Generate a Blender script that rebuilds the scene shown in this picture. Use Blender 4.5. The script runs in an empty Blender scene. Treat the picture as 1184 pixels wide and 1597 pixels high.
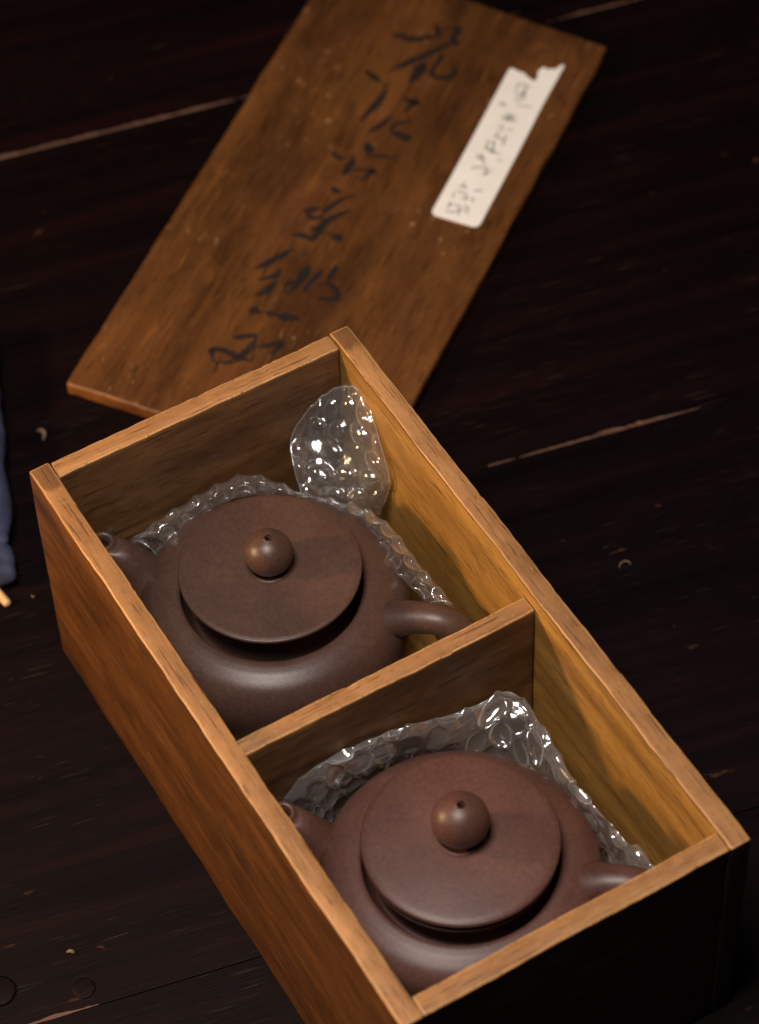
import bpy, bmesh, math, random
from mathutils import Vector, Matrix, noise
random.seed(7)
scene = bpy.context.scene
COL = scene.collection
R = math.radians

# ------------------------------------------------------------------ camera
PW, PH, FPX = 1184, 1597, 4710.6
CAM_LOC = Vector((0.75356, -0.24761, 1.09498))
cam_d = bpy.data.cameras.new('camera')
cam = bpy.data.objects.new('camera', cam_d)
COL.objects.link(cam)
cam.location = CAM_LOC
cam.rotation_euler = (0.659412, 0.025981, 1.037733)
cam_d.sensor_fit = 'VERTICAL'
cam_d.sensor_height = 36.0
cam_d.lens = 36.0 * FPX / PH
cam_d.clip_start = 0.05
cam_d.clip_end = 50
cam_d.dof.use_dof = True
cam_d.dof.focus_distance = 1.238
cam_d.dof.aperture_fstop = 8.0
scene.camera = cam
ROT = cam.rotation_euler.to_matrix()

# ------------------------------------------------------------------ world, lamps, exposure
world = bpy.data.worlds.new('World')
scene.world = world
world.use_nodes = True
bg = world.node_tree.nodes['Background']
bg.inputs['Color'].default_value = (1.0, 0.86, 0.74, 1)
bg.inputs['Strength'].default_value = 0.012

def aim(o, target):
    o.rotation_euler = (Vector(target) - o.location).to_track_quat('-Z', 'Y').to_euler()

ld = bpy.data.lights.new('ceiling_softbox', 'AREA')
ld.shape = 'RECTANGLE'; ld.size = 0.34; ld.size_y = 0.34
ld.energy = 12.5; ld.color = (1.0, 0.92, 0.85)
lo = bpy.data.objects.new('ceiling_softbox', ld); COL.objects.link(lo)
lo.location = (0.29, -0.17, 1.2); aim(lo, (0.12, 0.08, 0.08))

ld = bpy.data.lights.new('warm_lamp', 'POINT')
ld.energy = 13.0; ld.color = (1.0, 0.64, 0.33); ld.shadow_soft_size = 0.034
lo = bpy.data.objects.new('warm_lamp', ld); COL.objects.link(lo)
lo.location = (-0.115, -0.44, 0.338)

vs = scene.view_settings
vs.view_transform = 'Standard'; vs.look = 'None'; vs.gamma = 1.0
vs.exposure = 0.3
scene.cycles.transparent_max_bounces = 24
scene.cycles.max_bounces = 8

# ------------------------------------------------------------------ helpers
def at(px, py, z):
    """the point at height z seen at photograph pixel (px, py)"""
    d = ROT @ Vector(((px - PW / 2) / FPX, -(py - PH / 2) / FPX, -1))
    return CAM_LOC + d * ((z - CAM_LOC.z) / d.z)

def meta(o, label=None, cat=None, group=None, kind=None):
    if label: o['label'] = label
    if cat: o['category'] = cat
    if group: o['group'] = group
    if kind: o['kind'] = kind
    return o

def thing(name, label, cat, loc=(0, 0, 0), rotz=0, group=None):
    o = bpy.data.objects.new(name, None); COL.objects.link(o)
    o.empty_display_size = 0.02
    o.location = loc; o.rotation_euler = (0, 0, rotz)
    return meta(o, label, cat, group)

def link(name, me, mats, parent=None, smooth=True, loc=None, rot=None):
    for m in (mats if isinstance(mats, (list, tuple)) else [mats]):
        me.materials.append(m)
    if smooth:
        for p in me.polygons: p.use_smooth = True
    me.name = name
    o = bpy.data.objects.new(name, me); COL.objects.link(o)
    if parent: o.parent = parent
    if loc: o.location = loc
    if rot: o.rotation_euler = rot
    return o

def from_bm(bm):
    me = bpy.data.meshes.new('m'); bm.to_mesh(me); bm.free(); return me

def from_py(v, f):
    me = bpy.data.meshes.new('m'); me.from_pydata([tuple(x) for x in v], [], f); me.update(); return me

def cr(pts, t):
    """Catmull-Rom through a list of tuples, t in 0..len-1"""
    n = len(pts); i = min(int(t), n - 2); s = t - i
    p1, p2 = Vector(pts[i]), Vector(pts[i + 1])
    p0 = Vector(pts[i - 1]) if i > 0 else p1 * 2 - p2
    p3 = Vector(pts[i + 2]) if i + 2 < n else p2 * 2 - p1
    return 0.5 * ((2 * p1) + (p2 - p0) * s + (2 * p0 - 5 * p1 + 4 * p2 - p3) * s * s + (3 * p1 - p0 - 3 * p2 + p3) * s ** 3)

def sm(pts, k=5):
    out = []
    for i in range((len(pts) - 1) * k + 1): out.append(cr(pts, i / k))
    return out

# ------------------------------------------------------------------ materials
class NT:
    def __init__(s, name):
        s.m = bpy.data.materials.new(name); s.m.use_nodes = True
        s.t = s.m.node_tree; s.t.nodes.clear()
        s.out = s.t.nodes.new('ShaderNodeOutputMaterial')
        s.co = s.t.nodes.new('ShaderNodeTexCoord').outputs['Object']
    def n(s, typ, ins=None, **kw):
        nd = s.t.nodes.new(typ)
        for k, v in kw.items(): setattr(nd, k, v)
        for k, v in (ins or {}).items():
            if isinstance(v, bpy.types.NodeSocket): s.t.links.new(v, nd.inputs[k])
            else: nd.inputs[k].default_value = v
        return nd
    def mapped(s, scale, loc=(0, 0, 0), rot=(0, 0, 0), co=None):
        return s.n('ShaderNodeMapping', {'Vector': co or s.co, 'Scale': scale, 'Location': loc, 'Rotation': rot}).outputs[0]
    def noise(s, co, scale=1.0, detail=3, rough=0.55, dist=0.0):
        return s.n('ShaderNodeTexNoise', {'Vector': co, 'Scale': scale, 'Detail': detail, 'Roughness': rough, 'Distortion': dist}).outputs['Fac']
    def math(s, op, a, b=0.0, c=0.0):
        return s.n('ShaderNodeMath', {0: a, 1: b, 2: c}, operation=op).outputs[0]
    def ramp(s, fac, stops, interp='LINEAR'):
        nd = s.n('ShaderNodeValToRGB', {'Fac': fac}); e = nd.color_ramp.elements
        nd.color_ramp.interpolation = interp
        while len(e) < len(stops): e.new(0.5)
        for k, (p, c) in enumerate(stops):
            e[k].position = p; e[k].color = (*c, 1) if isinstance(c, tuple) else (c, c, c, 1)
        return nd.outputs['Color']
    def mix(s, fac, a, b, mode='MIX'):
        nd = s.n('ShaderNodeMix', data_type='RGBA', blend_type=mode)
        for sk, v in ((nd.inputs[0], fac), (nd.inputs[6], a), (nd.inputs[7], b)):
            if isinstance(v, bpy.types.NodeSocket): s.t.links.new(v, sk)
            else: sk.default_value = (*v, 1) if isinstance(v, tuple) and len(v) == 3 else v
        return nd.outputs[2]
    def bump(s, h, strength=0.3, dist=0.001, normal=None):
        ins = {'Height': h, 'Strength': strength, 'Distance': dist}
        if normal: ins['Normal'] = normal
        return s.n('ShaderNodeBump', ins).outputs[0]
    def bsdf(s, col, rough=0.5, spec=0.5, normal=None, **kw):
        ins = {'Base Color': (*col, 1) if isinstance(col, tuple) else col, 'Roughness': rough, 'Specular IOR Level': spec}
        if normal: ins['Normal'] = normal
        ins.update(kw)
        b = s.n('ShaderNodeBsdfPrincipled', ins)
        s.t.links.new(b.outputs[0], s.out.inputs[0]); return b

def wood(name, dark, light, axis=0, fig=0.5, rough=0.5, spec=0.4, seed=0.0, stain=None, stain_amt=0.5,
         speck=None, bumpy=0.25, figscale=1.0, fibre=0.5, mottle=0.5, scratch=0.3, enddark=None, streak=0.0, bandw=0.75):
    """sawn timber, grain along the given object axis"""
    m = NT(name)
    def sc(al, ac):
        v = [ac, ac, ac]; v[axis] = al; return tuple(v)
    off = (seed, seed * 1.7, seed * 0.6)
    rings = m.noise(m.mapped(sc(5 * figscale, 34 * figscale), off), 1, 1.5, 0.5, 0.25)
    rings = m.math('SINE', m.math('MULTIPLY', rings, 34.0))
    rings = m.math('MULTIPLY_ADD', rings, 0.5, 0.5)
    fib = m.noise(m.mapped(sc(26, 900), off), 1, 4, 0.65)
    band = m.noise(m.mapped(sc(4, 90), off), 1, 3, 0.6)
    f = m.math('ADD', m.math('MULTIPLY', rings, 0.34 * fig), m.math('MULTIPLY', fib, fibre))
    f = m.math('ADD', f, m.math('MULTIPLY', band, bandw))
    f = m.math('SUBTRACT', f, (bandw + fibre) * 0.5 + 0.17 * fig - 0.48)
    col = m.ramp(f, [(0.18, dark), (0.72, light)])
    if stain:
        blot = m.noise(m.mapped(sc(12, 34), (seed + 3, 1, 2)), 1, 5, 0.62, 0.4)
        col = m.mix(m.ramp(blot, [(0.42, 0.0), (0.68, stain_amt)]), col, stain)
    mot = m.noise(m.mapped(sc(15, 30), (seed * 2, 3, 5)), 1, 7, 0.68, 0.3)
    mr = m.ramp(mot, [(0.30, 1.0 - 0.62 * mottle), (0.50, 1.0), (0.70, 1.0 + 0.35 * mottle)])
    col = m.mix(1.0, col, mr, 'MULTIPLY')
    if streak:
        sn0 = m.noise(m.mapped(sc(0.9, 26), (seed * 3, 2, seed)), 1, 3, 0.6, 0.2)
        col = m.mix(1.0, col, m.ramp(sn0, [(0.34, 1 - 0.5 * streak), (0.5, 1.0), (0.64, 1 + 0.45 * streak)]), 'MULTIPLY')
    grit = m.noise(m.mapped(sc(260, 620), (1, seed, 5)), 1, 3, 0.7)
    col = m.mix(m.ramp(grit, [(0.26, 0.55), (0.42, 0.0)]), col, tuple(c * 0.55 for c in dark))
    col = m.mix(m.ramp(grit, [(0.60, 0.0), (0.75, 0.35)]), col, tuple(min(1, c * 1.5) for c in light))
    for rz, sd in ((0.5, 3.0), (-0.35, 8.0), (1.2, 5.0)):
        rv = [0, 0, 0]; rv[2 if axis < 2 else 0] = rz
        sx = sc(16, 1100)
        sn = m.noise(m.mapped(sx, (sd, seed, sd), tuple(rv)), 1, 1, 0.5)
        sk = m.noise(m.mapped((38, 38, 38), (sd, sd, seed)), 1, 2, 0.5)
        sfac = m.math('MULTIPLY', m.ramp(sn, [(0.67, 0.0), (0.72, 1.0)]), m.ramp(sk, [(0.5, 0.0), (0.66, scratch)]))
        col = m.mix(sfac, col, tuple(min(1, c * 1.7) for c in light))
    if enddark:
        xs = m.n('ShaderNodeSeparateXYZ', {0: m.co}).outputs[axis]
        en = m.math('MULTIPLY_ADD', m.noise(m.mapped((1, 1, 1)), 130, 4, 0.6), 0.010, xs)
        col = m.mix(m.ramp(m.math('MULTIPLY', en, 10.0), [(enddark[0] * 10, enddark[1]), (enddark[0] * 10 + 0.03, 0.0)]), col, tuple(c * 0.55 for c in dark))
    pores = m.noise(m.mapped(sc(45, 1000), off), 1, 2, 0.5)
    pm = m.ramp(pores, [(0.60, 0.0), (0.68, 0.75)])
    col = m.mix(pm, col, tuple(c * 0.35 for c in dark))
    if speck:
        sp = m.noise(m.mapped(sc(0.6, 1.2)), 190, 3, 0.6)
        lo_ = m.noise(m.mapped((1, 1, 1), (9, 4, 1)), 17, 2, 0.5)
        s1 = m.math('MULTIPLY', m.ramp(sp, [(0.63, 0.0), (0.69, 1.0)]), m.ramp(lo_, [(0.50, 0.0), (0.68, 0.8)]))
        col = m.mix(s1, col, speck)
    h = m.math('SUBTRACT', m.math('MULTIPLY', fib, 0.6), pm)
    nrm = m.bump(h, bumpy, 0.0006)
    rr = m.math('MULTIPLY_ADD', band, 0.25, rough - 0.12)
    m.bsdf(col, rr, spec, nrm)
    return m.m

# stained outer faces, near-black front end, bare rims, honey interior -- grain along X (long boards) or Y (short boards)
OUT_X = wood('stained_board_long', (0.056, 0.0175, 0.0035), (0.165, 0.062, 0.0130), 0, 0.35, 0.42, 0.45, 1.0, (0.036, 0.010, 0.003), 0.5, bumpy=0.45, mottle=0.9, scratch=0.9, bandw=0.36, fibre=0.7)
OUT_Y = wood('dark_board_short', (0.010, 0.006, 0.004), (0.030, 0.014, 0.007), 1, 0.4, 0.5, 0.25, 5.0, (0.008, 0.005, 0.004), 0.8, bumpy=0.3, scratch=0.1)  # near-black colour for the front end face and the side boards' front ends
RIM_X = wood('bare_rim_long', (0.19, 0.080, 0.025), (0.40, 0.195, 0.072), 0, 0.25, 0.55, 0.35, 2.0, (0.20, 0.085, 0.028), 0.6, enddark=(0.0165, 0.75))
RIM_Y = wood('bare_rim_short', (0.19, 0.080, 0.025), (0.40, 0.195, 0.072), 1, 0.25, 0.55, 0.35, 6.0, (0.20, 0.085, 0.028), 0.6)
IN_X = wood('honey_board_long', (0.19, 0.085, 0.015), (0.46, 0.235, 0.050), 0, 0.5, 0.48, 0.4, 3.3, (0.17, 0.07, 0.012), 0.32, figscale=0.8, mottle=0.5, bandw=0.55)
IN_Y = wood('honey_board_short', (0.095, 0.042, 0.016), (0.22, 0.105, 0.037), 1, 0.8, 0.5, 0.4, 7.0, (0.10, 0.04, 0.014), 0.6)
EDGE = wood('worn_edge', (0.30, 0.13, 0.036), (0.54, 0.28, 0.10), 0, 0.2, 0.5, 0.4, 4.0)
LIDW = wood('old_lid_wood', (0.036, 0.0125, 0.0034), (0.142, 0.054, 0.0125), 1, 0.15, 0.50, 0.25, 11.0, (0.052, 0.018, 0.007), 0.75, mottle=0.95, scratch=0.8, fibre=0.5, streak=0.6, bandw=0.4,
            speck=(0.34, 0.20, 0.09), bumpy=0.2, figscale=0.8)
LIDE = wood('worn_lid_edge', (0.10, 0.032, 0.007), (0.30, 0.115, 0.026), 1, 0.2, 0.42, 0.45, 12.0, (0.07, 0.022, 0.008), 0.8)

def make_table_mat():
    m = NT('dark_stained_timber')
    fib = m.noise(m.mapped((900, 14, 900)), 1, 4, 0.65)
    band = m.noise(m.mapped((70, 3.0, 70), (3, 1, 0)), 1, 4, 0.6, 0.3)
    col = m.ramp(band, [(0.30, (0.0010, 0.0005, 0.0006)), (0.52, (0.0034, 0.0010, 0.0012)), (0.76, (0.0115, 0.0021, 0.0024))])
    col = m.mix(m.ramp(fib, [(0.35, 0.0), (0.75, 0.6)]), col, (0.0050, 0.0019, 0.0020))
    # short pale scratches along the grain
    scr = m.noise(m.mapped((1500, 45, 1500), (2, 7, 0)), 1, 2, 0.5)
    smask = m.noise(m.mapped((22, 14, 22), (5, 1, 0)), 1, 2, 0.5)
    sm_ = m.math('MULTIPLY', m.ramp(scr, [(0.64, 0.0), (0.74, 1.0)]), m.ramp(smask, [(0.42, 0.0), (0.64, 0.28)]))
    col = m.mix(sm_, col, (0.10, 0.062, 0.045))
    # rubbed-through flecks in strings along the grain
    fl = m.noise(m.mapped((150, 62, 150), (1, 3, 0)), 1, 2.5, 0.55)
    fmask = m.noise(m.mapped((26, 5, 26), (8, 2, 0)), 1, 2, 0.5)
    fm = m.math('MULTIPLY', m.ramp(fl, [(0.67, 0.0), (0.74, 1.0)]), m.ramp(fmask, [(0.53, 0.0), (0.66, 0.85)]))
    col = m.mix(fm, col, (0.085, 0.034, 0.018))
    h = m.math('SUBTRACT', m.math('MULTIPLY', fib, 0.8), m.math('MULTIPLY', band, -0.6))
    m.bsdf(col, m.math('MULTIPLY_ADD', band, 0.22, 0.42), 0.08, m.bump(h, 0.35, 0.0006))
    return m.m
TABLE = make_table_mat()
WORN = wood('rubbed_bare_timber', (0.040, 0.015, 0.007), (0.125, 0.054, 0.028), 1, 0.2, 0.6, 0.3, 8.0, (0.02, 0.008, 0.005), 0.95)

def clay(name, a, b, rough):
    m = NT(name)
    big = m.noise(m.mapped((1, 1, 1), (2, 1, 4)), 26, 4, 0.6)
    fine = m.noise(m.mapped((1, 1, 1)), 1900, 2, 0.6)
    col = m.ramp(big, [(0.32, a), (0.68, b)])
    mid = m.noise(m.mapped((1, 1, 1), (4, 4, 1)), 520, 4, 0.7)
    col = m.mix(1.0, col, m.ramp(mid, [(0.3, 0.80), (0.7, 1.22)]), 'MULTIPLY')
    col = m.mix(m.ramp(fine, [(0.60, 0.0), (0.74, 0.6)]), col, tuple(min(1, c * 1.9) for c in b))
    col = m.mix(m.ramp(fine, [(0.26, 0.35), (0.38, 0.0)]), col, tuple(c * 0.4 for c in a))
    rr = m.math('MULTIPLY_ADD', big, 0.16, rough - 0.08)
    m.bsdf(col, rr, 0.42, m.bump(m.math('ADD', fine, mid), 0.14, 0.0004))
    return m.m
CLAY = [clay('brown_clay', (0.050, 0.026, 0.019), (0.080, 0.039, 0.027), 0.40),
        clay('red_brown_clay', (0.066, 0.029, 0.022), (0.098, 0.041, 0.031), 0.43)]
def plain(name, col, rough=0.6, spec=0.4):
    m = NT(name); m.bsdf(col, rough, spec); return m.m
HOLE = plain('dark_hole', (0.01, 0.006, 0.005), 0.8)

def film(name, haze, gloss, rough, crinkle, cscale):
    m = NT(name)
    wr = m.noise(m.mapped((1, 1, 1)), 160, 3, 0.6, 0.8)
    warp = m.n('ShaderNodeTexNoise', {'Vector': m.co, 'Scale': 90.0, 'Detail': 2.0}).outputs['Color']
    wc = m.n('ShaderNodeVectorMath', {0: m.co, 1: m.n('ShaderNodeVectorMath', {0: warp, 'Scale': 0.012}, operation='SCALE').outputs[0]}, operation='ADD').outputs[0]
    vor = m.n('ShaderNodeTexVoronoi', {'Vector': wc, 'Scale': cscale}, feature='F1').outputs['Distance']
    nrm = m.bump(vor, crinkle, 0.004, m.bump(wr, 0.14, 0.0015))
    tr = m.n('ShaderNodeBsdfTransparent', {'Color': (0.97, 0.975, 0.98, 1)}).outputs[0]
    gl = m.n('ShaderNodeBsdfGlossy', {'Color': (1, 1, 1, 1), 'Roughness': rough, 'Normal': nrm}).outputs[0]
    di = m.n('ShaderNodeBsdfDiffuse', {'Color': (0.9, 0.9, 0.9, 1), 'Normal': nrm}).outputs[0]
    tl = m.n('ShaderNodeBsdfTranslucent', {'Color': (0.9, 0.9, 0.9, 1), 'Normal': nrm}).outputs[0]
    dt = m.n('ShaderNodeMixShader', {0: 0.5, 1: di, 2: tl}).outputs[0]
    lw = m.n('ShaderNodeLayerWeight', {'Blend': 0.22, 'Normal': nrm})
    fz = m.math('MULTIPLY_ADD', m.math('POWER', lw.outputs['Facing'], 1.6), haze * 4.0, haze * 0.35)
    base = m.n('ShaderNodeMixShader', {0: fz, 1: tr, 2: dt}).outputs[0]
    fr = m.math('MULTIPLY_ADD', lw.outputs['Fresnel'], 0.5, gloss)
    sh = m.n('ShaderNodeMixShader', {0: fr, 1: base, 2: gl}).outputs[0]
    m.t.links.new(sh, m.out.inputs[0])
    return m.m
FILM = film('clear_plastic_film', 0.14, 0.13, 0.11, 0.02, 90.0)
FILM2 = film('milky_plastic_film', 0.26, 0.16, 0.13, 0.5, 45.0)
FILMEDGE = film('film_cut_edge', 0.8, 0.2, 0.12, 0.1, 150.0)

# ------------------------------------------------------------------ table of dark planks
U_ANG = R(77.7)
table = thing('table', 'dark stained plank table with rubbed pale plank edges, under the box, lid and cloth', 'table', (0, 0, 0), U_ANG - math.pi / 2)
# in the table's frame +Y runs along the planks, +X across them towards the viewer
def bump1(u, c, w): return math.exp(-((u - c) / w) ** 2)
def wear_a(u):
    w = 0.0021 * bump1(u, 0.05, 0.07) + 0.0016 * bump1(u, 0.15, 0.05) + 0.0018 * bump1(u, 0.37, 0.028) + 0.001 * bump1(u, -0.2, 0.1)
    return w
def wear_b(u):
    return 0.0021 * bump1(u, 0.276, 0.026) + 0.0009 * bump1(u, 0.236, 0.022) + 0.0005 * bump1(u, 0.212, 0.014) + 0.0008 * bump1(u, 0.30, 0.02) + 0.0006 * bump1(u, 0.02, 0.02) + 0.001 * bump1(u, 0.7, 0.1)
def wear_c(u):
    return 0.0015 * bump1(u, -0.043, 0.012) + 0.0014 * bump1(u, -0.070, 0.02) + 0.001 * bump1(u, -0.4, 0.1)
def wear_0(u): return 0.001 * bump1(u, 0.4, 0.12)
SEAMS = [(-0.80, wear_0), (-0.555, wear_0), (-0.3055, wear_a), (-0.0350, wear_b), (0.1775, wear_c), (0.40, wear_0), (0.62, wear_0)]
def plank(n0, n1, wear, k):
    us = [-0.75 + 0.0022 * i for i in range(int(1.75 / 0.0022))]
    V, F, MI = [], [], []
    g = 0.0002
    zt = -0.0001 * (k % 3)
    for u in us:
        w = wear(u)
        w *= 0.85
        j = noise.noise(Vector((u * 90, k * 7, 0))) * 0.6 + noise.noise(Vector((u * 300, k * 3, 2))) * 0.5 + noise.noise(Vector((u * 800, k, 5))) * 0.3
        c = max(0.0002, w * (1 + j) - 0.0002)
        V += [(n0 + g, u, -0.03), (n0 + g, u, zt - 0.0002), (n0 + g + 0.0002, u, zt),
              (n1 - g - c, u, zt), (n1 - g, u, zt - min(0.0012, 0.45 * c)), (n1 - g, u, -0.03)]
        MI.append(c > 0.0004)
    for i in range(len(us) - 1):
        a, b = i * 6, i * 6 + 6
        for q in range(5): F.append((a + q, a + q + 1, b + q + 1, b + q))
    n = len(us)
    F.append(tuple(range(5, -1, -1))); F.append(tuple((n - 1) * 6 + q for q in range(6)))
    me = from_py(V, F)
    o = link('plank', me, [TABLE, WORN], table, smooth=False)
    for i in range(n - 1):
        if MI[i]: me.polygons[i * 5 + 3].material_index = 1
    return o
for k in range(len(SEAMS) - 1):
    plank(SEAMS[k][0], SEAMS[k + 1][0], SEAMS[k + 1][1], k)
# round dowel plugs let into the boards
def plug(px, py, r, rise):
    p = table.matrix_basis.inverted() @ at(px, py, 0)
    prof = [(0, rise), (r * 0.8, rise), (r * 0.94, rise * 0.8), (r, 0.0), (r, -0.002)]
    V, F = [], []; S = 40
    for (q, z) in prof:
        for i in range(S):
            a = 2 * math.pi * i / S; V.append((q * math.cos(a), q * math.sin(a), z))
    for j in range(len(prof) - 1):
        for i in range(S):
            F.append((j * S + i, (j + 1) * S + i, (j + 1) * S + (i + 1) % S, j * S + (i + 1) % S))
    link('dowel_plug', from_py(V, F), TABLE, table, loc=(p.x, p.y, 0.0), rot=(0, 0, 0.2))
plug(131, 1541, 0.0049, 0.0004)
plug(-1, 1546, 0.0072, 0.0010)

# ------------------------------------------------------------------ the two-compartment box
BH = 0.1267; BL = 0.30; BWD = 0.152
box = thing('wooden_box', 'open two-compartment wooden box holding both teapots, with pale bare rim', 'box', (0, 0, 0))
def board(name, lo, hi, pick, mats, seg=0.0022, ch=0.0009, jit=0.00040, ends=True, seed=0):
    """a sawn board: bevelled, slightly uneven edges; pick(normal) -> material slot"""
    bm = bmesh.new()
    bmesh.ops.create_cube(bm, size=1.0)
    lo, hi = Vector(lo), Vector(hi)
    for v in bm.verts:
        v.co = Vector([(lo[i] + hi[i]) / 2 + v.co[i] * (hi[i] - lo[i]) for i in range(3)])
    bmesh.ops.bevel(bm, geom=list(bm.edges), offset=ch, segments=2, profile=0.6, affect='EDGES')
    d = hi - lo
    for ax in range(3):
        n = int(d[ax] / (seg if d[ax] > 0.5 * max(d) else 0.012))
        for i in range(1, n):
            co = Vector(lo); co[ax] = lo[ax] + d[ax] * i / n
            no = Vector((0, 0, 0)); no[ax] = 1
            bmesh.ops.bisect_plane(bm, geom=bm.verts[:] + bm.edges[:] + bm.faces[:], plane_co=co, plane_no=no)
    bm.normal_update()
    for f in bm.faces: f.material_index = pick(f.normal)
    for v in bm.verts:
        p = v.co * 1.0 + Vector((seed * 3.1, seed, 0))
        dv = Vector([noise.noise(p * 45 + Vector((i * 9.1, 0, 0))) + 0.6 * noise.noise(p * 190 + Vector((0, i * 5.3, 0))) for i in range(3)])
        if hi.z - v.co.z < 0.0016 and hi.z > 0.05:
            chip = noise.noise(p * 130 + Vector((3, seed, 7))) + 0.5 * noise.noise(p * 330)
            side = 1.0 if min(abs(v.co.y - lo.y), abs(v.co.y - hi.y), abs(v.co.x - lo.x), abs(v.co.x - hi.x)) < 0.0012 else 0.0
            dv.z -= max(0.0, chip - 0.42) * 5.0 * side
        v.co += dv * jit
    me = from_bm(bm)
    o = link(name, me, mats, box)
    return o
def picker(inner, outer):
    def pick(n):
        if n.z > 0.98: return 2
        if n.dot(inner) > 0.98: return 0
        if n.dot(outer) > 0.98: return 1
        if n.z < -0.5: return 1
        if n.x > 0.98: return 4
        if abs(n.z) < 0.3 and max(abs(n.x), abs(n.y)) < 0.98: return 4 if n.x > 0 else 1
        if abs(n.z) < 0.02 and max(abs(n.x), abs(n.y)) > 0.98: return 1
        return 3
    return pick
TH = 0.0092
X, Y = Vector((1, 0, 0)), Vector((0, 1, 0))
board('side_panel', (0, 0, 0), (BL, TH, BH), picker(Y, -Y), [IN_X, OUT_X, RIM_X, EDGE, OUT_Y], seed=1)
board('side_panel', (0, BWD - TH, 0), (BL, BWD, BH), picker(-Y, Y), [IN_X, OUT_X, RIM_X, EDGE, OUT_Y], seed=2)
G = 0.00025
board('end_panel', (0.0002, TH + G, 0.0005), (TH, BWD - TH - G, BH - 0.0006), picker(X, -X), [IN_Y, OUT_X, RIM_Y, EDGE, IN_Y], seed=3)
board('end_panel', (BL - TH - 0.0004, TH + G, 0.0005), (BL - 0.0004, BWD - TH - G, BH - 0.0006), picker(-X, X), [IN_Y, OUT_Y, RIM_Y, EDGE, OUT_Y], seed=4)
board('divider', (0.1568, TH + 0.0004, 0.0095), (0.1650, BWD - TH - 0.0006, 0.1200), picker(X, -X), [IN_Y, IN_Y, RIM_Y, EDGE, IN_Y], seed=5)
board('base_panel', (TH + 0.0004, TH + 0.0004, 0.001), (BL - TH - 0.0008, BWD - TH - 0.0004, 0.0085), picker(Vector((0, 0, 1)), X), [IN_X, OUT_X, IN_X, IN_X, IN_X], seed=6, seg=0.012)

# ------------------------------------------------------------------ the lid board with brushed writing and paper label
LT = 0.0085
lid_org = at(103, 597, LT); lid_org.z = 0
box_lid = thing('box_lid', 'loose brown wooden box lid with black brush writing, lying behind the box', 'lid', lid_org, R(126.33) - math.pi / 2)
LINV = box_lid.matrix_basis.inverted()
def lid_board():
    c = [(0, 0), (0.157, 0), (0.1575, 0.308), (0, 0.320)]
    bm = bmesh.new(); bmesh.ops.create_cube(bm, size=1.0)
    for v in bm.verts:
        s, t = v.co.x + 0.5, v.co.y + 0.5
        x = (c[0][0] * (1 - s) + c[1][0] * s) * (1 - t) + (c[3][0] * (1 - s) + c[2][0] * s) * t
        y = (c[0][1] * (1 - s) + c[1][1] * s) * (1 - t) + (c[3][1] * (1 - s) + c[2][1] * s) * t
        v.co = Vector((x, y, 0.0003 + (v.co.z + 0.5) * (LT - 0.0003)))
    bmesh.ops.bevel(bm, geom=list(bm.edges), offset=0.0014, segments=3, profile=0.55, affect='EDGES')
    for ax, n, L0 in ((0, 60, 0.1575), (1, 120, 0.32)):
        for i in range(1, n):
            co = Vector((0, 0, 0)); co[ax] = L0 * i / n
            no = Vector((0, 0, 0)); no[ax] = 1
            bmesh.ops.bisect_plane(bm, geom=bm.verts[:] + bm.edges[:] + bm.faces[:], plane_co=co, plane_no=no)
    bm.normal_update()
    for f in bm.faces: f.material_index = 0 if abs(f.normal.z) > 0.97 else 1
    for v in bm.verts:
        bd = min(v.co.x, 0.157 - v.co.x, v.co.y, (0.32 - 0.0763 * v.co.x) - v.co.y)
        if bd > 0.004: continue
        dv = Vector([noise.noise(v.co * 60 + Vector((i * 9.1, 3, 0))) + 0.6 * noise.noise(v.co * 230 + Vector((0, i * 5.3, 1))) for i in range(2)] + [0])
        v.co += dv * 0.00055
    return link('lid_panel', from_bm(bm), [LIDW, LIDE], box_lid)
lid_board()

def make_ink(name, col, lo_, hi_, amt, scale):
    m = NT(name)
    n1 = m.noise(m.mapped((1, 1, 1)), scale, 4, 0.65)
    a = m.ramp(n1, [(lo_, amt), (hi_, 0.22)])
    di = m.n('ShaderNodeBsdfPrincipled', {'Base Color': (*col, 1), 'Roughness': 0.55}).outputs[0]
    tr = m.n('ShaderNodeBsdfTransparent').outputs[0]
    m.t.links.new(m.n('ShaderNodeMixShader', {0: a, 1: tr, 2: di}).outputs[0], m.out.inputs[0])
    return m.m
INK = make_ink('faded_brush_ink', (0.010, 0.009, 0.010), 0.46, 0.76, 0.76, 170)
PEN = make_ink('grey_pen_ink', (0.07, 0.065, 0.07), 0.55, 0.9, 0.80, 400)

def ribbon(bmv, bmf, pts, widths, z, wob, inv):
    P = [inv @ at(x, y, LT) for (x, y) in pts]
    P = [Vector((p.x, p.y)) for p in P]
    k = 7; n = (len(P) - 1) * k
    L = []
    for i in range(n + 1):
        t = i / k
        p = cr([tuple(q) for q in P], t)
        q = cr([tuple(q) for q in P], min(t + 0.06, len(P) - 1)) - cr([tuple(q) for q in P], max(t - 0.06, 0))
        if q.length < 1e-9: q = Vector((1, 0))
        q.normalize(); nn = Vector((-q.y, q.x))
        wi = min(int(t), len(widths) - 2); ws = t - wi
        w = widths[wi] * (1 - ws) + widths[wi + 1] * ws
        end = min(1.0, 0.35 + 0.65 * min(i, n - i) / max(1, 0.22 * n))
        w *= end * (1 + wob * noise.noise(Vector((p.x * 600, p.y * 600, z * 1e4))))
        L.append((p + nn * w, p - nn * w))
    b = len(bmv)
    for (a, c) in L: bmv += [(a.x, a.y, z), (c.x, c.y, z)]
    for i in range(n): bmf.append((b + 2 * i, b + 2 * i + 1, b + 2 * i + 3, b + 2 * i + 2))

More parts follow.
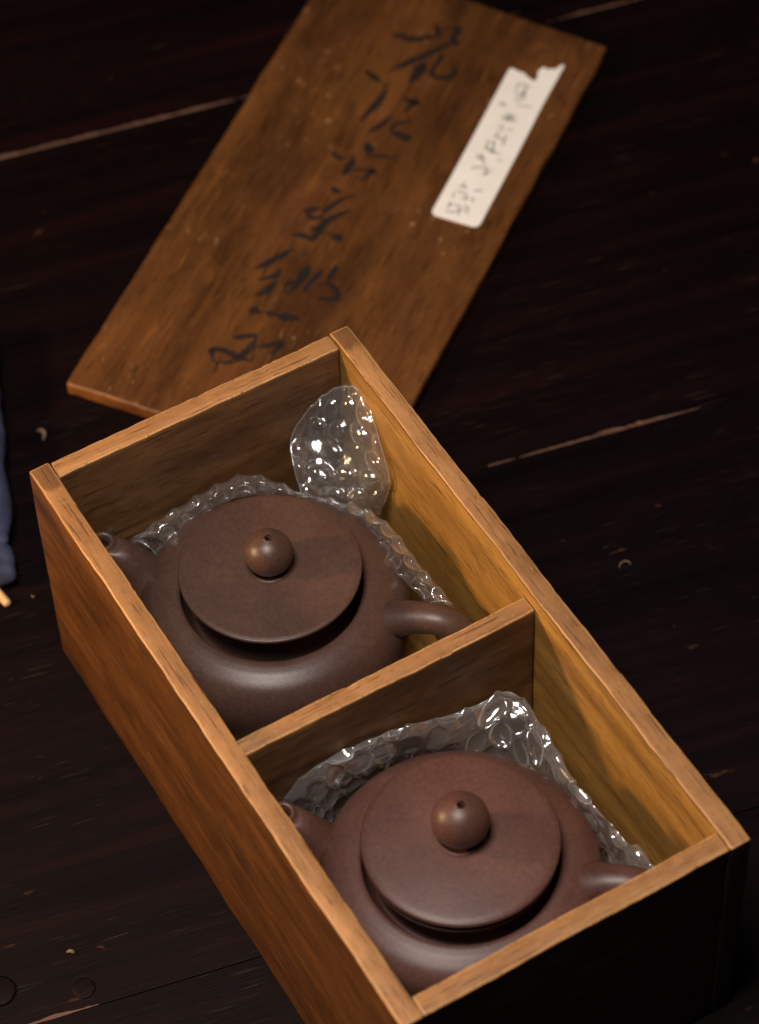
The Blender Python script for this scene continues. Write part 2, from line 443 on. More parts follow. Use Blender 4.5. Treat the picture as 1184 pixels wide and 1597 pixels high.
# strokes traced from the photograph: (points in photo pixels, half widths in 0.1 mm)
def T(z0, s, pts): return [(x / s + z0[0], y / s + z0[1]) for x, y in pts]
zA = ((560, 20), 6.39); zB = ((300, 0), 2.96); zC = ((320, 240), 4.554)
STROKES = [
    (T(*zA, [(335, 215), (430, 238), (540, 262), (690, 248), (800, 236)]), [14, 17, 15, 11, 8]),
    (T(*zA, [(765, 95), (780, 170), (790, 240)]), [7, 9, 6]),
    (T(*zA, [(905, 150), (965, 158), (985, 195), (930, 245), (960, 300), (915, 312)]), [10, 17, 14, 12, 14, 8]),
    (T(*zA, [(280, 592), (430, 522), (600, 448), (740, 390), (880, 318), (950, 285)]), [9, 15, 13, 12, 11, 8]),
    (T(*zA, [(655, 495), (610, 560), (560, 630), (500, 705)]), [12, 22, 17, 8]),
    (T(*zA, [(835, 405), (820, 450), (750, 545), (728, 610), (800, 648), (900, 645), (965, 590), (930, 525)]), [12, 12, 9, 11, 10, 12, 10, 7]),
    (T(*zA, [(55, 575), (130, 630), (215, 695)]), [9, 12, 10]),
    (T(*zA, [(275, 770), (180, 900), (70, 1020), (5, 1080)]), [14, 13, 9, 6]),
    (T(*zA, [(335, 1020), (210, 1125), (85, 1200)]), [9, 13, 8]),
    (T(*zA, [(430, 840), (500, 880), (575, 890), (520, 930), (465, 985)]), [8, 13, 12, 10, 11]),
    (T(*zA, [(490, 1100), (400, 1095), (335, 1140), (325, 1190)]), [8, 7, 9, 9]),
    (T(*zA, [(325, 1190), (400, 1215), (470, 1245), (525, 1255)]), [12, 15, 17, 12]),
    (T(*zB, [(803, 660), (815, 690), (808, 715)]), [10, 17, 9]),
    (T(*zB, [(643, 703), (665, 720), (698, 735)]), [9, 12, 9]),
    (T(*zB, [(748, 725), (725, 770), (695, 812)]), [9, 14, 12]),
    (T(*zB, [(735, 788), (790, 785), (842, 790), (805, 810), (775, 838)]), [7, 8, 9, 9, 9]),
    (T(*zB, [(790, 728), (850, 722), (940, 726)]), [5, 7, 5]),
    (T(*zC, [(895, 240), (930, 265), (965, 275)]), [10, 13, 8]),
    (T(*zC, [(690, 410), (760, 398), (830, 385)]), [10, 12, 7]),
    (T(*zC, [(715, 425), (760, 455), (850, 455)]), [7, 9, 8]),
    (T(*zC, [(1070, 290), (960, 330), (880, 385), (820, 440)]), [9, 9, 10, 9]),
    (T(*zC, [(1045, 400), (940, 440), (850, 490), (800, 560), (775, 600)]), [8, 10, 16, 13, 8]),
    (T(*zC, [(750, 520), (800, 535), (850, 520)]), [6, 8, 6]),
    (T(*zC, [(615, 575), (690, 580), (770, 608), (810, 575)]), [8, 11, 10, 6]),
    (T(*zC, [(905, 575), (940, 595), (980, 590)]), [15, 20, 14]),
    (T(*zC, [(355, 820), (450, 772), (540, 725), (630, 670)]), [13, 13, 12, 9]),
    (T(*zC, [(535, 815), (510, 860), (440, 880), (365, 895)]), [12, 12, 8, 7]),
    (T(*zC, [(510, 900), (440, 970), (350, 1010)]), [7, 14, 10]),
    (T(*zC, [(740, 795), (695, 870), (640, 935), (595, 1000)]), [16, 18, 13, 6]),
    (T(*zC, [(560, 930), (590, 925), (625, 895)]), [7, 8, 5]),
    (T(*zC, [(840, 825), (800, 860), (720, 950), (710, 1000)]), [9, 10, 7, 5]),
    (T(*zC, [(935, 795), (895, 860), (870, 920)]), [13, 11, 6]),
    (T(*zC, [(800, 925), (880, 930), (930, 970), (940, 1030), (870, 1035), (795, 1028)]), [5, 7, 8, 9, 11, 9]),
    (T(*zC, [(320, 1095), (350, 1115), (395, 1135)]), [15, 18, 11]),
    (T(*zC, [(430, 1125), (460, 1135), (495, 1142)]), [10, 12, 9]),
    (T(*zC, [(505, 1145), (560, 1160), (620, 1165), (670, 1178)]), [12, 17, 15, 10]),
    (T(*zC, [(195, 1308), (270, 1300), (345, 1292), (365, 1310)]), [10, 11, 9, 7]),
    (T(*zC, [(365, 1305), (320, 1375), (250, 1440), (180, 1480), (90, 1490)]), [9, 13, 15, 10, 7]),
    (T(*zC, [(60, 1470), (45, 1420), (50, 1390), (140, 1400), (220, 1440), (335, 1475)]), [6, 8, 11, 11, 14, 10]),
    (T(*zC, [(365, 1365), (440, 1365), (520, 1345), (535, 1370), (460, 1425)]), [7, 9, 12, 12, 8]),
]
V, F = [], []
for i, (pts, ws) in enumerate(STROKES):
    ribbon(V, F, pts, [w * 1.5e-4 for w in ws], LT + 0.00012 + i * 0.000004, 0.35, LINV)
# hair-thin ligatures where the brush runs on from one stroke to the next within a character
ends = [6, 12, 17, 25, 33, 36, 40]
for i in range(len(STROKES) - 1):
    if i + 1 in ends: continue
    e_, b_ = STROKES[i][0][-1], STROKES[i + 1][0][0]
    gap = math.hypot(e_[0] - b_[0], e_[1] - b_[1])
    if 2 < gap < 26:
        m_ = ((e_[0] + b_[0]) / 2 + 0.12 * (b_[1] - e_[1]), (e_[1] + b_[1]) / 2 - 0.12 * (b_[0] - e_[0]))
        ribbon(V, F, [e_, m_, b_], [6e-4, 3.2e-4, 6e-4], LT + 0.0003 + i * 0.000004, 0.4, LINV)
link('brush_lettering', from_py(V, F), INK, box_lid, smooth=False)

zL = ((660, 90), 4.933)
outline = T(*zL, [(70, 1180), (72, 1200), (95, 1220), (240, 1263), (385, 1305), (418, 1302), (440, 1285), (560, 1060), (760, 680), (930, 350), (1088, 68), (1068, 55),
                  (1040, 78), (1012, 95), (985, 88), (958, 97), (930, 74), (905, 92), (884, 108), (880, 150), (868, 178), (845, 182), (825, 165), (800, 150), (785, 128), (760, 115), (738, 112), (712, 98), (690, 85), (665, 88), (650, 112), (480, 430), (280, 800)])
PAPER = (lambda m: (m.bsdf(m.ramp(m.noise(m.mapped((1, 1, 1)), 90, 4, 0.6), [(0.3, (0.80, 0.77, 0.73)), (0.7, (0.86, 0.84, 0.80))]), 0.7, 0.3,
                           m.bump(m.noise(m.mapped((1, 1, 1)), 900, 3, 0.6), 0.15, 0.0003)), m.m)[1])(NT('white_paper'))
bm = bmesh.new()
vs_ = []
for (x, y) in outline:
    p = LINV @ at(x, y, LT); vs_.append(bm.verts.new((p.x, p.y, LT + 0.00010)))
f = bm.faces.new(vs_); f.normal_update()
if f.normal.z < 0: f.normal_flip()
ex = bmesh.ops.extrude_face_region(bm, geom=[f])
for v in ex['geom']:
    if isinstance(v, bmesh.types.BMVert): v.co.z += 0.00035
bmesh.ops.recalc_face_normals(bm, faces=bm.faces)
label = link('paper_label', from_bm(bm), PAPER, box_lid, smooth=False)
PENS = [[(730, 200), (770, 212), (840, 232)], [(740, 195), (722, 235), (716, 262)], [(690, 272), (740, 280), (805, 312)], [(765, 240), (770, 290), (752, 330)],
        [(705, 300), (745, 310), (790, 330)], [(700, 330), (730, 336), (760, 342)], [(718, 372), (770, 376), (842, 386)], [(800, 215), (790, 260), (770, 300)],
        [(570, 348), (610, 360), (660, 380)], [(625, 345), (610, 365), (600, 385)],
        [(600, 450), (640, 465), (700, 482)], [(640, 428), (670, 470), (724, 500)], [(588, 468), (640, 485), (700, 500)], [(690, 440), (660, 470), (640, 490)], [(640, 440), (680, 450), (715, 470)],
        [(560, 545), (615, 528), (600, 580)], [(640, 560), (665, 560), (690, 572)], [(530, 602), (580, 622), (640, 640)], [(640, 590), (625, 640), (610, 690)], [(590, 560), (570, 600), (560, 620)],
        [(480, 640), (520, 655), (560, 672)], [(545, 640), (540, 690), (525, 745)], [(470, 690), (530, 720), (605, 752)], [(490, 720), (525, 730), (560, 742)], [(565, 795), (580, 790), (602, 802)], [(500, 640), (490, 690), (470, 720)],
        [(400, 750), (435, 765), (470, 790)], [(445, 738), (462, 790), (470, 850)], [(358, 862), (410, 850), (470, 855), (545, 882)], [(455, 900), (485, 895), (520, 892)], [(405, 775), (430, 780), (475, 775)], [(490, 860), (480, 890), (470, 915)],
        [(268, 992), (310, 998), (352, 1012)], [(322, 958), (315, 985), (298, 1012)], [(378, 1030), (420, 1028), (465, 1032)], [(242, 1040), (232, 1065), (228, 1092)],
        [(288, 1082), (325, 1085), (365, 1092)], [(332, 1058), (330, 1085), (318, 1112)], [(385, 1078), (385, 1100), (380, 1122)], [(255, 1030), (300, 1045), (345, 1050)],
        [(190, 1130), (235, 1138), (292, 1152)], [(158, 1182), (220, 1192), (290, 1180), (362, 1172)], [(282, 1130), (278, 1175), (268, 1225)], [(318, 1190), (332, 1200), (352, 1212)], [(210, 1110), (200, 1140), (190, 1170)], [(310, 1140), (340, 1160), (350, 1190)]]
V, F = [], []
for i, pts in enumerate(PENS):
    ribbon(V, F, T(*zL, pts), [2.3e-4, 3.4e-4, 2.6e-4, 2.3e-4][:len(pts)], LT + 0.00055 + i * 0.000003, 0.5, LINV)
link('pen_lettering', from_py(V, F), PEN, label, smooth=False)

# ------------------------------------------------------------------ teapots
def lathe(prof, S=112):
    V, F = [], []
    for p in prof:
        for i in range(S):
            a = 2 * math.pi * i / S; V.append((p[0] * math.cos(a), p[0] * math.sin(a), p[1]))
    n = len(prof)
    for j in range(n - 1):
        for i in range(S):
            F.append((j * S + i, j * S + (i + 1) % S, (j + 1) * S + (i + 1) % S, (j + 1) * S + i))
    me = from_py(V, F)
    return me
def tube(path, radii, S=36, squash=1.0, flat_tip=False, cap=False):
    """path: list of Vector"""
    V, F = [], []; n = len(path)
    ref = None
    for i, p in enumerate(path):
        t = (path[min(i + 1, n - 1)] - path[max(i - 1, 0)]).normalized()
        if flat_tip and i >= n - 10:
            w = (i - (n - 10)) / 9.0
            t = (t * (1 - w) + Vector((-0.25, 0, 1)) * w).normalized()
        side = Vector((0, 1, 0)); up = t.cross(side).normalized()
        for k in range(S):
            a = 2 * math.pi * k / S
            V.append(p + side * math.cos(a) * radii[i] * squash + up * math.sin(a) * radii[i])
    for j in range(n - 1):
        for k in range(S):
            F.append((j * S + k, j * S + (k + 1) % S, (j + 1) * S + (k + 1) % S, (j + 1) * S + k))
    return V, F, S, n
def fix_normals(me):
    bm = bmesh.new(); bm.from_mesh(me); bmesh.ops.recalc_face_normals(bm, faces=bm.faces); bm.to_mesh(me); bm.free()

def teapot(label, loc, body, lidp, knob_r, knob_z, spout, spout_r, handle, handle_r, spout_az, handle_az, mat, dome):
    t = thing('teapot', label, 'teapot', loc, 0, 'clay teapots in the box')
    me = lathe(sm(body, 6)); fix_normals(me); link('body', me, mat, t)
    # spout: outer skin, rolled lip and the bore going back down
    P = [Vector((p[0], 0, p[1])) for p in sm(spout, 9)]
    rr = [q[0] for q in sm([(r, 0) for r in spout_r], 9)]
    tip, rt = P[-1], rr[-1]
    dn = (P[-1] - P[-6]).normalized()
    dn = Vector((-0.1, 0, 1)).normalized()
    for dz, fr in ((0.0004, 0.96), (0.0007, 0.84), (0.0005, 0.66), (-0.0002, 0.55), (-0.003, 0.50), (-0.010, 0.48)):
        P.append(tip + dn * dz); rr.append(rt * fr)
    V, F, S, n = [], [], 36, len(P)
    for i, p in enumerate(P):
        j = min(i, n - 8)
        tg = (P[min(j + 1, n - 7)] - P[max(j - 1, 0)]).normalized()
        w = max(0.0, min(1.0, (i - (n - 7 - 14)) / 12.0))
        tg = (tg * (1 - w) + Vector((-0.12, 0, 1)) * w).normalized()
        side = Vector((0, 1, 0)); up = tg.cross(side).normalized()
        for k in range(S):
            a = 2 * math.pi * k / S
            V.append(p + side * math.cos(a) * rr[i] + up * math.sin(a) * rr[i])
    for j in range(n - 1):
        for k in range(S):
            F.append((j * S + k, j * S + (k + 1) % S, (j + 1) * S + (k + 1) % S, (j + 1) * S + k))
    F.append(tuple((n - 1) * S + k for k in range(S)))
    me = from_py(V, F); fix_normals(me)
    so = link('spout', me, [mat, HOLE], t, rot=(0, 0, R(spout_az)))
    for p in me.polygons:
        if p.index >= (n - 2) * S: p.material_index = 1
    # handle
    P = [Vector((p[0], 0, p[1])) for p in sm(handle, 8)]
    rr = [q[0] for q in sm([(r, 0) for r in handle_r], 8)]
    V, F, S, n = tube(P, rr, 32, 1.12)
    me = from_py(V, F); fix_normals(me)
    link('handle', me, mat, t, rot=(0, 0, R(handle_az)))
    # lid with its knob and steam hole
    me = lathe(sm(lidp, 6)); fix_normals(me)
    lo_ = link('lid', me, mat, t)
    kp = []
    for i in range(0, 25):
        a = -math.pi * 0.31 + (math.pi * 0.81) * i / 24
        sq = 0.96
        kp.append((knob_r * math.cos(a), knob_z + knob_r * sq * math.sin(a)))
    base = [(knob_r * 0.96, lidp[-1][1] - 0.0014), (knob_r * 0.90, lidp[-1][1] + 0.0001), (knob_r * 0.84, lidp[-1][1] + 0.0005), (knob_r * 0.74, lidp[-1][1] + 0.0004), (knob_r * 0.60, lidp[-1][1] - 0.0002)]
    hr = 0.0010
    kp = [p for p in kp if p[1] < knob_z + knob_r * 0.96 * math.sqrt(max(0, 1 - (hr / knob_r) ** 2)) - 1e-6]
    top = kp[-1][1]
    zt = knob_z + knob_r * 0.955
    kp = base + kp + [(hr * 1.25, zt), (hr, zt - 0.0002), (hr * 0.92, zt - 0.001), (hr * 0.9, zt - 0.006), (0.00001, zt - 0.006)]
    me = lathe(kp, 56); fix_normals(me)
    ko = link('knob', me, [mat, HOLE], lo_)
    for p in me.polygons:
        if p.index >= (len(kp) - 4) * 56: p.material_index = 1
    return t

teapot('brown clay teapot with knobbed flat lid, in the compartment nearest the loose box lid', (0.0734, 0.0708, 0.0086),
       [(0.0, 0.0025), (0.026, 0.002), (0.031, 0.0002), (0.0345, 0.0005), (0.0375, 0.004), (0.0455, 0.0155), (0.0525, 0.030), (0.0567, 0.043), (0.0580, 0.0540), (0.0562, 0.0625), (0.0515, 0.0692), (0.0462, 0.0725), (0.0428, 0.0736), (0.0404, 0.0739), (0.0390, 0.0736), (0.0382, 0.0725), (0.0374, 0.0680), (0.0345, 0.0625), (0.0320, 0.0635), (0.0312, 0.0690), (0.0312, 0.0790), (0.0308, 0.0796), (0.025, 0.0796)],
       [(0.0001, 0.0800), (0.020, 0.0798), (0.0315, 0.0797), (0.0325, 0.0802), (0.0360, 0.0830), (0.0377, 0.0847), (0.0382, 0.0854), (0.0380, 0.0862), (0.0371, 0.0866), (0.034, 0.0869), (0.018, 0.0874), (0.0001, 0.0875)],
       0.0102, 0.0875 + 0.0088,
       [(0.040, 0.038), (0.0490, 0.049), (0.0572, 0.0590), (0.0640, 0.0690), (0.0695, 0.0760), (0.0735, 0.0800)], [0.0225, 0.0185, 0.0120, 0.0084, 0.0062, 0.0050],
       [(0.044, 0.0600), (0.0520, 0.0650), (0.0620, 0.0690), (0.0725, 0.0700), (0.0810, 0.0655), (0.0850, 0.0560), (0.0830, 0.0440), (0.0740, 0.0330), (0.0610, 0.0265), (0.048, 0.0250)],
       [0.0098, 0.0078, 0.0064, 0.0060, 0.0058, 0.0056, 0.0055, 0.0055, 0.0060, 0.0080], 224, 46, CLAY[0], 0)
teapot('reddish brown clay teapot with domed lid, in the compartment nearest the viewer', (0.2285, 0.0683, 0.0086),
       [(0.0, 0.0025), (0.026, 0.002), (0.031, 0.0002), (0.0345, 0.0005), (0.0375, 0.004), (0.0455, 0.018), (0.0520, 0.035), (0.0553, 0.051), (0.0560, 0.0600), (0.0547, 0.0682), (0.0505, 0.0733), (0.0452, 0.0760), (0.0420, 0.0769), (0.0402, 0.0771), (0.0390, 0.0766), (0.0383, 0.0750), (0.0374, 0.0710), (0.0345, 0.0670), (0.0322, 0.0700), (0.0324, 0.0790), (0.0352, 0.0828), (0.0374, 0.0840), (0.0379, 0.0846), (0.0371, 0.0852), (0.0350, 0.0848), (0.0330, 0.0841), (0.025, 0.0839)],
       [(0.0001, 0.0845), (0.020, 0.0843), (0.0334, 0.0842), (0.0342, 0.0846), (0.0368, 0.0869), (0.0383, 0.0887), (0.0387, 0.0894), (0.0385, 0.0900), (0.0377, 0.0907), (0.034, 0.0916), (0.018, 0.0934), (0.0001, 0.0939)],
       0.0113, 0.0939 + 0.0099,
       [(0.040, 0.038), (0.0490, 0.049), (0.0568, 0.0590), (0.0632, 0.0690), (0.0685, 0.0765), (0.0718, 0.0805)], [0.0225, 0.0180, 0.0118, 0.0084, 0.0062, 0.0050],
       [(0.044, 0.0630), (0.0510, 0.0690), (0.0600, 0.0730), (0.0690, 0.0735), (0.0760, 0.0690), (0.0800, 0.0580), (0.0785, 0.0450), (0.0710, 0.0340), (0.0600, 0.0265), (0.048, 0.0250)],
       [0.0105, 0.0082, 0.0066, 0.0060, 0.0058, 0.0056, 0.0055, 0.0055, 0.0060, 0.0080], 224, 50, CLAY[1], 1)

# ------------------------------------------------------------------ bubble wrap
def patch(V, F, rows, nu, nv, pitch, amp, wr, wfreq, seed=0, flat=0.0, fade=True):
    """rows[j][i] world control points -> a dense sheet with hexagonal rows of raised bubbles"""
    nr, nc = len(rows), len(rows[0])
    def ev(u, v):
        col = [tuple(cr([tuple(p) for p in r], u * (nc - 1))) for r in rows]
        return cr(col, v * (nr - 1))
    P = [[ev(i / nu, j / nv) for i in range(nu + 1)] for j in range(nv + 1)]
    # arc lengths
    du = [[0.0] * (nu + 1) for _ in range(nv + 1)]
    mid = nv // 2
    su = [0.0]
    for i in range(nu): su.append(su[-1] + (P[mid][i + 1] - P[mid][i]).length)
    base = len(V)
    for j in range(nv + 1):
        for i in range(nu + 1):
            a = P[j][min(i + 1, nu)] - P[j][max(i - 1, 0)]
            b = P[min(j + 1, nv)][i] - P[max(j - 1, 0)][i]
            nn = a.cross(b)
            nn = nn.normalized() if nn.length > 1e-12 else Vector((0, 0, 1))
            s = su[i]
            t = sum((P[q + 1][i] - P[q][i]).length for q in range(0, j)) if j else 0.0
            row = math.floor(t / (pitch * 0.87) + 0.5)
            ss = s / pitch + (0.5 if row % 2 else 0.0)
            cu = math.floor(ss + 0.5)
            dx = (ss - cu) * pitch; dy = t - row * pitch * 0.87
            hsh = noise.cell(Vector((cu * 3.7 + seed, row * 5.1, 1.3)))
            d = math.hypot(dx, dy) / (pitch * 0.46)
            hgt = (1 - d ** 4) ** 0.7 if d < 1 else 0.0
            hgt = hgt * (0.55 + 0.45 * abs(hsh)) if flat < abs(hsh) + 0.2 else 0.25 * hgt
            q = P[j][i]
            w = wr * (noise.noise(q * wfreq + Vector((seed, 0, 0))) + 0.5 * (1 - 2 * abs(noise.noise(q * wfreq * 2.3 + Vector((0, seed, 3))))))
            eg = noise.noise(Vector((s * 190, seed, j > nv / 2))) * 0.0012 if j in (0, nv) else 0.0
            fd = min(1.0, min(i, nu - i) * (su[-1] / nu) / 0.0022) if fade else 1.0
            tt = max(1e-6, sum((P[q2 + 1][i] - P[q2][i]).length for q2 in range(nv)))
            if fade: fd = min(fd, t / 0.0022, (tt - t) / 0.0022)
            fd = max(0.0, fd) ** 0.5
            V.append(q + nn * (amp * hgt * fd + w * (0.4 + 0.6 * fd)) + (b.normalized() * eg if b.length > 0 else Vector()))
    for j in range(nv):
        for i in range(nu):
            k = base + j * (nu + 1) + i
            F.append((k, k + 1, k + nu + 2, k + nu + 1))

def bead(V, F, MI, pts, r, seed):
    """the stiff cut edge of the film: a hair-thin bead along its border"""
    b = len(V); S = 5; n = len(pts)
    for i, p in enumerate(pts):
        t = pts[min(i + 1, n - 1)] - pts[max(i - 1, 0)]
        t = t.normalized() if t.length > 1e-9 else Vector((1, 0, 0))
        a_ = t.orthogonal().normalized(); b_ = t.cross(a_)
        rr = r * (0.7 + 0.8 * abs(noise.noise(p * 300 + Vector((seed, 0, 0)))))
        for k in range(S):
            th = 2 * math.pi * k / S
            V.append(p + a_ * math.cos(th) * rr + b_ * math.sin(th) * rr)
    for j in range(n - 1):
        for k in range(S):
            F.append((b + j * S + k, b + j * S + (k + 1) % S, b + (j + 1) * S + (k + 1) % S, b + (j + 1) * S + k)); MI.append(len(F) - 1)

def border(V, base, nu, nv, sides):
    L = {'b': [base + i for i in range(nu + 1)], 't': [base + nv * (nu + 1) + i for i in range(nu + 1)],
         'l': [base + j * (nu + 1) for j in range(nv + 1)], 'r': [base + j * (nu + 1) + nu for j in range(nv + 1)]}
    return [[V[k].copy() for k in L[s]] for s in sides]

def strip_rows(C, spec, rmin, wid, lift, drop_o, drop_i, dz_in=0.006):
    """columns of (px, py, z) along a wrapped sheet's top edge -> rolled-over cross section round a pot at C"""
    rows = [[] for _ in range(6)]
    for s in spec:
        px, py, z = s[:3]
        w = s[3] if len(s) > 3 else wid
        o = at(px, py, z)
        d = Vector((o.x - C[0], o.y - C[1], 0)); r = d.length; d.normalize()
        ri = max(r - w, min(rmin, r - 0.0025))
        i_ = Vector((C[0], C[1], 0)) + d * ri
        m_ = (o + Vector((i_.x, i_.y, z))) / 2
        rows[0].append(Vector((o.x, o.y, z - drop_o)))
        rows[1].append(Vector((o.x, o.y, z - 0.004)))
        rows[2].append(o * 0.7 + m_ * 0.3 + Vector((0, 0, lift * 0.7)))
        rows[3].append(m_ * 0.6 + Vector((i_.x, i_.y, z)) * 0.4 + Vector((0, 0, lift * 0.6 - max(0.0, dz_in - 0.006) * 0.5)))
        rows[4].append(Vector((i_.x, i_.y, z - dz_in)))
        rows[5].append(Vector((i_.x + d.x * 0.001, i_.y + d.y * 0.001, z - drop_i)))
    return rows

V, F = [], []
specU = [(207, 846, .070), (218, 830, .078), (255, 802, .081), (300, 776, .082), (345, 750, .083), (385, 737, .083), (425, 746, .081), (462, 762, .077), (510, 775, .074),
         (560, 788, .076), (610, 817, .080), (652, 872, .080), (690, 916, .079), (708, 944, .077)]
patch(V, F, strip_rows((0.0734, 0.0708), specU, 0.0505, 0.0115, 0.0030, 0.014, 0.0045, 0.002), 340, 64, 0.0100, 0.0030, 0.0005, 50, 1)
flap = [[at(*p) for p in r] for r in (
    [(474, 800, .060), (510, 806, .058), (555, 808, .060), (592, 800, .060)],
    [(470, 770, .070), (508, 776, .068), (556, 780, .070), (603, 775, .071)],
    [(459, 730, .0785), (505, 735, .076), (556, 735, .080), (608, 745, .0865)],
    [(455, 682, .0855), (500, 675, .085), (545, 675, .092), (590, 682, .1030)],
    [(484, 634, .0990), (511, 612, .104), (541, 602, .1115), (568, 612, .1140)])]
fb = len(V)
patch(V, F, flap, 90, 120, 0.0118, 0.0036, 0.0016, 38, 4, flat=0.25)
patch(V, F, [[p - Vector((0.0016, -0.0009, 0.0010)) for p in r] for r in flap], 60, 70, 0.0097, 0.0002, 0.0007, 40, 9)
end = [[at(*p) for p in r] for r in (
    [(134, 848, .067), (156, 848, .067), (180, 842, .069)],
    [(130, 818, .0785), (155, 815, .0795), (178, 826, .078)],
    [(126, 788, .0880), (150, 791, .0875), (172, 808, .0850)])]
eb = len(V)
patch(V, F, end, 40, 40, 0.0085, 0.0034, 0.0010, 110, 6)
MI = []
for pts in border(V, fb, 90, 120, 'ltr') + border(V, 0, 340, 64, 'lr'):
    bead(V, F, MI, pts, 0.00016, 3)
c0 = Vector((0.04, 0.10, 0.05))
me = from_py([v - c0 for v in V], F)
for k in MI: me.polygons[k].material_index = 1
meta(link('bubble_wrap', me, [FILM, FILMEDGE], loc=c0), 'clear bubble wrap with an upright flap, round the brown teapot nearest the lid', 'bubble wrap', 'bubble wrap sheets in the box')

V, F = [], []
specL = [(432, 1262, .074, .012), (448, 1232, .084, .014), (490, 1192, .0945, .02), (545, 1168, .0935, .024), (600, 1146, .091, .024), (650, 1128, .088, .024), (700, 1111, .086, .022),
         (752, 1084, .0855, .028), (795, 1066, .0850, .036), (826, 1086, .083, .034), (856, 1136, .079, .026), (878, 1196, .076, .014), (903, 1232, .076, .011), (950, 1282, .076, .012), (1016, 1346, .076, .014), (1050, 1375, .07, .014)]
patch(V, F, strip_rows((0.2285, 0.0683), specL, 0.0575, 0.022, 0.002, 0.02, 0.035, 0.018), 330, 100, 0.0122, 0.0024, 0.0032, 32, 11, flat=0.55)
c0 = Vector((0.19, 0.10, 0.05))
me = from_py([v - c0 for v in V], F)
meta(link('bubble_wrap', me, FILM2, loc=c0), 'crumpled milky bubble wrap round the reddish teapot nearest the viewer', 'bubble wrap', 'bubble wrap sheets in the box')

# ------------------------------------------------------------------ blue cloth bundle at the left edge
def cloth_mat():
    m = NT('blue_cloth')
    w1 = m.n('ShaderNodeTexWave', {'Vector': m.co, 'Scale': 900, 'Distortion': 1.0}, bands_direction='X').outputs['Fac']
    w2 = m.n('ShaderNodeTexWave', {'Vector': m.co, 'Scale': 900, 'Distortion': 1.0}, bands_direction='Y').outputs['Fac']
    wv = m.math('ADD', w1, w2)
    n1 = m.noise(m.mapped((1, 1, 1)), 60, 4, 0.6)
    col = m.ramp(n1, [(0.3, (0.030, 0.037, 0.082)), (0.7, (0.070, 0.076, 0.125))])
    m.bsdf(col, 0.9, 0.2, m.bump(wv, 0.3, 0.0005))
    return m.m
CLOTH = cloth_mat()
E0, E1 = at(4, 640, 0.012), at(23, 880, 0.012)
ed = (E1 - E0); ed.z = 0; elen = ed.length; ed.normalize()
lf = Vector((ed.y, -ed.x, 0))
if lf.dot(Vector((-0.508, -0.861, 0))) < 0: lf = -lf
cb = thing('cloth_bundle', 'folded dark blue cloth at the left edge of the table, left of the box', 'cloth', E1 - Vector((0, 0, 0.012)))
def cloth_roll(a0, a1, w, h, seed, pinch):
    """a soft folded pad running along the edge direction from a0 to a1 (metres back from the near end)"""
    V, F = [], []; nu, ns = 60, 44
    for i in range(nu + 1):
        t = i / nu; a = a0 + (a1 - a0) * t
        e = min(1.0, (1 - abs(2 * t - 1) ** 6) ** 0.5 + 0.02)
        for k in range(ns):
            th = 2 * math.pi * k / ns
            cx, cz = math.cos(th), math.sin(th)
            sx = math.copysign(abs(cx) ** 0.6, cx); sz = math.copysign(abs(cz) ** 0.75, cz)
            p = -ed * a + lf * (w / 2 + sx * w / 2 * (0.90 + 0.1 * e)) + Vector((0, 0, h / 2 + sz * h / 2 * e))
            q = p * 55 + Vector((seed, 0, 0))
            dn = (lf * sx + Vector((0, 0, sz)))
            amp = 0.0018 * noise.noise(q) + 0.0009 * noise.noise(q * 2.7)
            p += dn * amp
            p.z = max(p.z, 0.0005)
            V.append(p)
    for i in range(nu):
        for k in range(ns):
            F.append((i * ns + k, i * ns + (k + 1) % ns, (i + 1) * ns + (k + 1) % ns, (i + 1) * ns + k))
    F.append(tuple(range(ns))); F.append(tuple(nu * ns + k for k in reversed(range(ns))))
    me = from_py(V, F); fix_normals(me); return me
link('cloth_body', cloth_roll(0.012, elen + 0.05, 0.06, 0.024, 1, 0), CLOTH, cb)
link('cloth_fold', cloth_roll(-0.006, 0.013, 0.05, 0.017, 5, 0), CLOTH, cb)

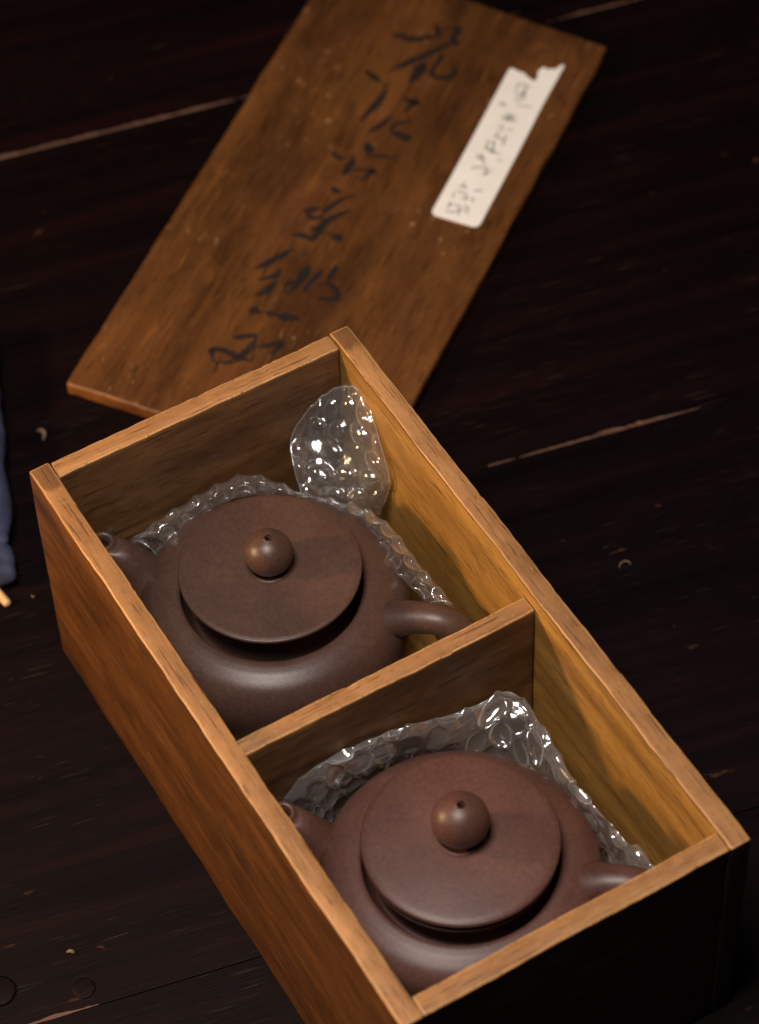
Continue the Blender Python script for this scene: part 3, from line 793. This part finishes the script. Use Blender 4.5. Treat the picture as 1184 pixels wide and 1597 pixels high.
# ------------------------------------------------------------------ small things lying on the table
STICK = wood('pale_stick_wood', (0.42, 0.22, 0.09), (0.70, 0.45, 0.24), 0, 0.1, 0.5, 0.4, 14.0)
a, b = at(14, 944, 0.0021), at(0, 928, 0.0021)
ang = math.atan2(b.y - a.y, b.x - a.x)
V, F, S = [], [], 18
prof = [(0, 0.0), (0.0003, 0.0011), (0.0010, 0.0018), (0.0022, 0.0020), (0.012, 0.0020), (0.024, 0.0020), (0.0242, 0.0)]
for (x, r) in prof:
    for k in range(S):
        t = 2 * math.pi * k / S; V.append((x, r * math.cos(t), 0.0021 + r * math.sin(t)))
for j in range(len(prof) - 1):
    for k in range(S): F.append((j * S + k, j * S + (k + 1) % S, (j + 1) * S + (k + 1) % S, (j + 1) * S + k))
me = from_py(V, F); fix_normals(me)
o = link('wooden_stick', me, STICK, loc=(a.x, a.y, 0), rot=(0, 0, ang))
meta(o, 'rounded tip of a pale wooden stick on the table below the blue cloth', 'stick')

CRUMB = wood('pale_crumb_wood', (0.09, 0.055, 0.028), (0.21, 0.14, 0.08), 0, 0.1, 0.7, 0.3, 15.0)
def shaving(pts, w, th, lab):
    base = at(*pts[0], 0.0)
    P = [at(x, y, 0.0006 + 0.0010 * math.sin(i * 1.3) ** 2) - Vector((base.x, base.y, 0)) for i, (x, y) in enumerate(pts)]
    P = [cr([tuple(p) for p in P], i / 6) for i in range((len(P) - 1) * 6 + 1)]
    V, F, S = [], [], 8; n = len(P)
    for i, p in enumerate(P):
        t = (P[min(i + 1, n - 1)] - P[max(i - 1, 0)]).normalized()
        sd = t.cross(Vector((0, 0, 1))).normalized(); up = sd.cross(t)
        k0 = w * (0.35 + 0.65 * math.sin(math.pi * (i + 0.6) / (n + 0.2))) * (1 + 0.3 * noise.noise(p * 700))
        for k in range(S):
            a = 2 * math.pi * k / S; V.append(p + sd * math.cos(a) * k0 + up * math.sin(a) * th)
    for j in range(n - 1):
        for k in range(S): F.append((j * S + k, j * S + (k + 1) % S, (j + 1) * S + (k + 1) % S, (j + 1) * S + k))
    F.append(tuple(range(S))); F.append(tuple((n - 1) * S + k for k in range(S)))
    me = from_py(V, F); fix_normals(me)
    meta(link('wood_shaving', me, CRUMB, loc=(base.x, base.y, 0.0)), lab, 'crumb')
shaving([(58, 673), (64, 670), (69, 676), (68, 686)], 0.0011, 0.0005, 'pale bent crumb on the dark table between blue cloth and loose lid')
shaving([(966, 886), (968, 879), (975, 875), (982, 877), (983, 881)], 0.0005, 0.0004, 'tiny curled shaving on the dark table right of the box')
shaving([(105, 1485), (110, 1483), (116, 1486)], 0.0010, 0.0006, 'tiny tan chip on the table left of the box near the dowel plug')
shaving([(49, 929), (52, 931), (54, 930)], 0.0005, 0.0004, 'tiny tan speck on the table between the stick tip and the box')
